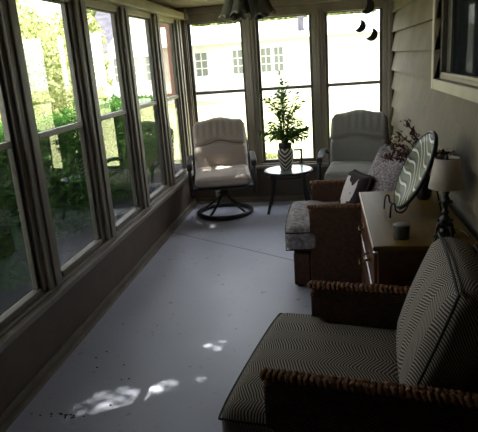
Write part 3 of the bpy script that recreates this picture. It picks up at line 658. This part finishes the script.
for i in range(60):
    a = random.uniform(0,2*pi); sp = random.uniform(.04,.27); hh = random.uniform(.42,.86)-sp*.35
    if i < 4: sp = random.uniform(.0,.05); hh = random.uniform(.85,1.0)
    if i > 44: sp = random.uniform(.2,.26); hh = random.uniform(.34,.44)
    hh *= .89; p = spline([(cos(a)*.02,sin(a)*.02,.24),(cos(a)*sp*.3,sin(a)*sp*.3,.24+(hh-.24)*.6),(cos(a)*sp,sin(a)*sp,hh)],6)
    mb = MB(); mb.tube(p, [.0035*(1-.05*q_) for q_ in range(len(p))], 5)
    for j, c_ in enumerate(p[5:]):
        dd = (p[min(j+6,len(p)-1)]-p[j+4]).normalized(); sd = dd.cross(Vector((0,0,1)));
        if sd.length < .05: sd = Vector((cos(a+1.5),sin(a+1.5),0))
        sd.normalize()
        for sg in (-1, 1):
            dr = (sd*sg*random.uniform(.5,1)+dd*random.uniform(.4,1)+Vector((0,0,random.uniform(-.55,.15)))).normalized(); ll = random.uniform(.06,.12)*(1 if j < 7 else .7); wd = dr.cross(Vector((random.uniform(-.5,.5),random.uniform(-.5,.5),1))).normalized()*random.uniform(.007,.013)
            mid = c_+dr*ll*.45; tip = c_+dr*ll+Vector((0,0,-.25*ll)); mb.add([c_, mid+wd, tip, mid-wd], [(0,1,2,3)])
    mb.obj('frond', M['leaf'], pp)
# bracket on the sill
br_ = MB().tube([(1.285,6.14,.447),(1.285,6.14,.60)], .012, 8).tube([(1.20,6.14,.590),(1.30,6.14,.590)], .011, 8).tube([(1.255,6.14,.452),(1.305,6.14,.452)], .007, 8).obj('metal_bracket', M['black'], smooth=True)
tag(br_, 'small black metal bracket standing on the back sill right of the vase', 'bracket')
# white plate standing in for a highlight on the swivel base
ot = thing('swivel_glint', 'small white plate standing in for a highlight on the swivel chair base', 'glint', (.295,L-.001,.09))
MB().box((-.035,-.006,-.055),(.035,0,.055)).obj('glint_plate', M['glint_col'], ot, bevel=.003)
for dz in (-.022,.022): MB().box((-.012,-.008,dz-.012),(.012,-.005,dz+.012)).obj('glint_inset', M['trim'], ot, bevel=.002)

# ---------------------------------------------------------------- hanging moons
def moon(label, x, z, s, rot, top, group='hanging black crescent moons'):
    r = thing('crescent_moon', label, 'ornament', (x,6.0,z), 0, group)
    N_ = 18; outer = [(s*cos(a),s*sin(a)) for a in np.linspace(R(-115),R(115),N_)]; inner = []
    for (ox, oz) in outer: 
        a = math.atan2(oz,ox); k_ = (a/R(115)); inner.append((ox-s*1.05*(1-k_*k_)**.8, oz*(.96)))
    cr, sr = cos(rot), sin(rot); f = lambda p: (p[0]*cr-p[1]*sr, p[0]*sr+p[1]*cr)
    mb = MB(); vs = []
    for (o_, i_) in zip(outer, inner):
        o2, i2 = f(o_), f(i_); vs += [(o2[0],-.006,o2[1]),(i2[0],-.006,i2[1]),(i2[0],.006,i2[1]),(o2[0],.006,o2[1])]
    fs = [(i*4+k_, i*4+(k_+1) % 4, (i+1)*4+(k_+1) % 4, (i+1)*4+k_) for i in range(N_-1) for k_ in range(4)]
    mb.add(vs, fs); mb.obj('crescent', M['black'], r)
    e = f((s*.35,s*.95)); MB().tube([(s*.55*cr,0,s*.55*sr),(s*.55*cr,0,top-z)], .0012, 5).obj('string', M['black'], r)
moon('topmost of the three black crescent moons hanging before the right back window', 2.0, 2.03, .075, R(-20), ZT+.09)
moon('left lower black crescent moon hanging before the right back window', 1.93, 1.845, .062, R(-32), ZT+.09)
moon('lowest, right-hand black crescent moon hanging before the right back window', 2.045, 1.755, .062, R(-35), ZT+.09)

# ---------------------------------------------------------------- ceiling light kit
cl = thing('ceiling_light', 'dark ceiling light with four frosted tulip shades near the top of the view', 'ceiling light', (1.115,3.5,0))
MB().lathe([(.0,2.168),(.075,2.168),(.07,2.13),(.05,2.11),(.05,2.07),(.065,2.05),(.06,2.02),(.03,2.0),(0,1.995)], (0,0,0), 28, cap=False).obj('hub', M['blackiron'], cl, smooth=True)
for k_ in range(4):
    a = R(-100)+k_*pi/2; rt_ = Matrix.Translation((cos(a)*.078,sin(a)*.078,2.018)) @ Matrix.Rotation(a,4,'Z') @ Matrix.Rotation(R(-12),4,'Y')
    MB().tube(spline([(cos(a)*.05,sin(a)*.05,2.06),(cos(a)*.085,sin(a)*.085,2.06),(cos(a)*.09,sin(a)*.09,2.01)],4), .01, 8).obj('lamp_arm', M['blackiron'], cl, smooth=True)
    prof = [(.022,0),(.03,-.02),(.038,-.055),(.045,-.10),(.055,-.145),(.066,-.172)]; N_ = 40; vs = []
    for thick in (0, .003):
        for (rr, zz) in prof:
            for q_ in range(N_):
                an = 2*pi*q_/N_; sc_ = 1+.07*cos(8*an)*(-zz/.172)**3; vs.append(rt_ @ Vector(((rr-thick)*cos(an)*sc_,(rr-thick)*sin(an)*sc_,zz-.008*cos(8*an)*(-zz/.172)**4)))
    n_ = len(prof); fs = []
    for t2 in (0,1):
        for i in range(n_-1):
            for q_ in range(N_): fs.append((t2*n_*N_+i*N_+q_, t2*n_*N_+i*N_+(q_+1) % N_, t2*n_*N_+(i+1)*N_+(q_+1) % N_, t2*n_*N_+(i+1)*N_+q_))
    for q_ in range(N_): fs.append(((n_-1)*N_+q_, (n_-1)*N_+(q_+1) % N_, (2*n_-1)*N_+(q_+1) % N_, (2*n_-1)*N_+q_))
    MB().add(vs, fs).obj('lamp_shade', M['glassshade'], cl, smooth=True)

# ---------------------------------------------------------------- floor seam and crumbs
sm = MB().tube(spline([(.05,5.03,.0005),(.5,4.73,.0005),(.9,4.47,.0005),(1.24,4.24,.0005),(1.8,3.87,.0005)],5), .002, 4).obj('trim_%d' % n, M['stem']); struct(sm)
mb = MB()
for _ in range(26):
    if random.random() < .6: x, y = random.gauss(.27,.05), random.gauss(2.13,.012)
    else: x, y = random.uniform(.07,.5), random.uniform(1.8,3.6)
    s = random.uniform(.002,.006); mb.box((x-s,y-s*.6,0),(x+s,y+s*.6,.003), None)
o_ = mb.obj('floor_crumbs', M['mark']); o_['kind'] = 'stuff'; o_['label'] = 'dark crumbs scattered on the floor by the left wall'; o_['category'] = 'debris'
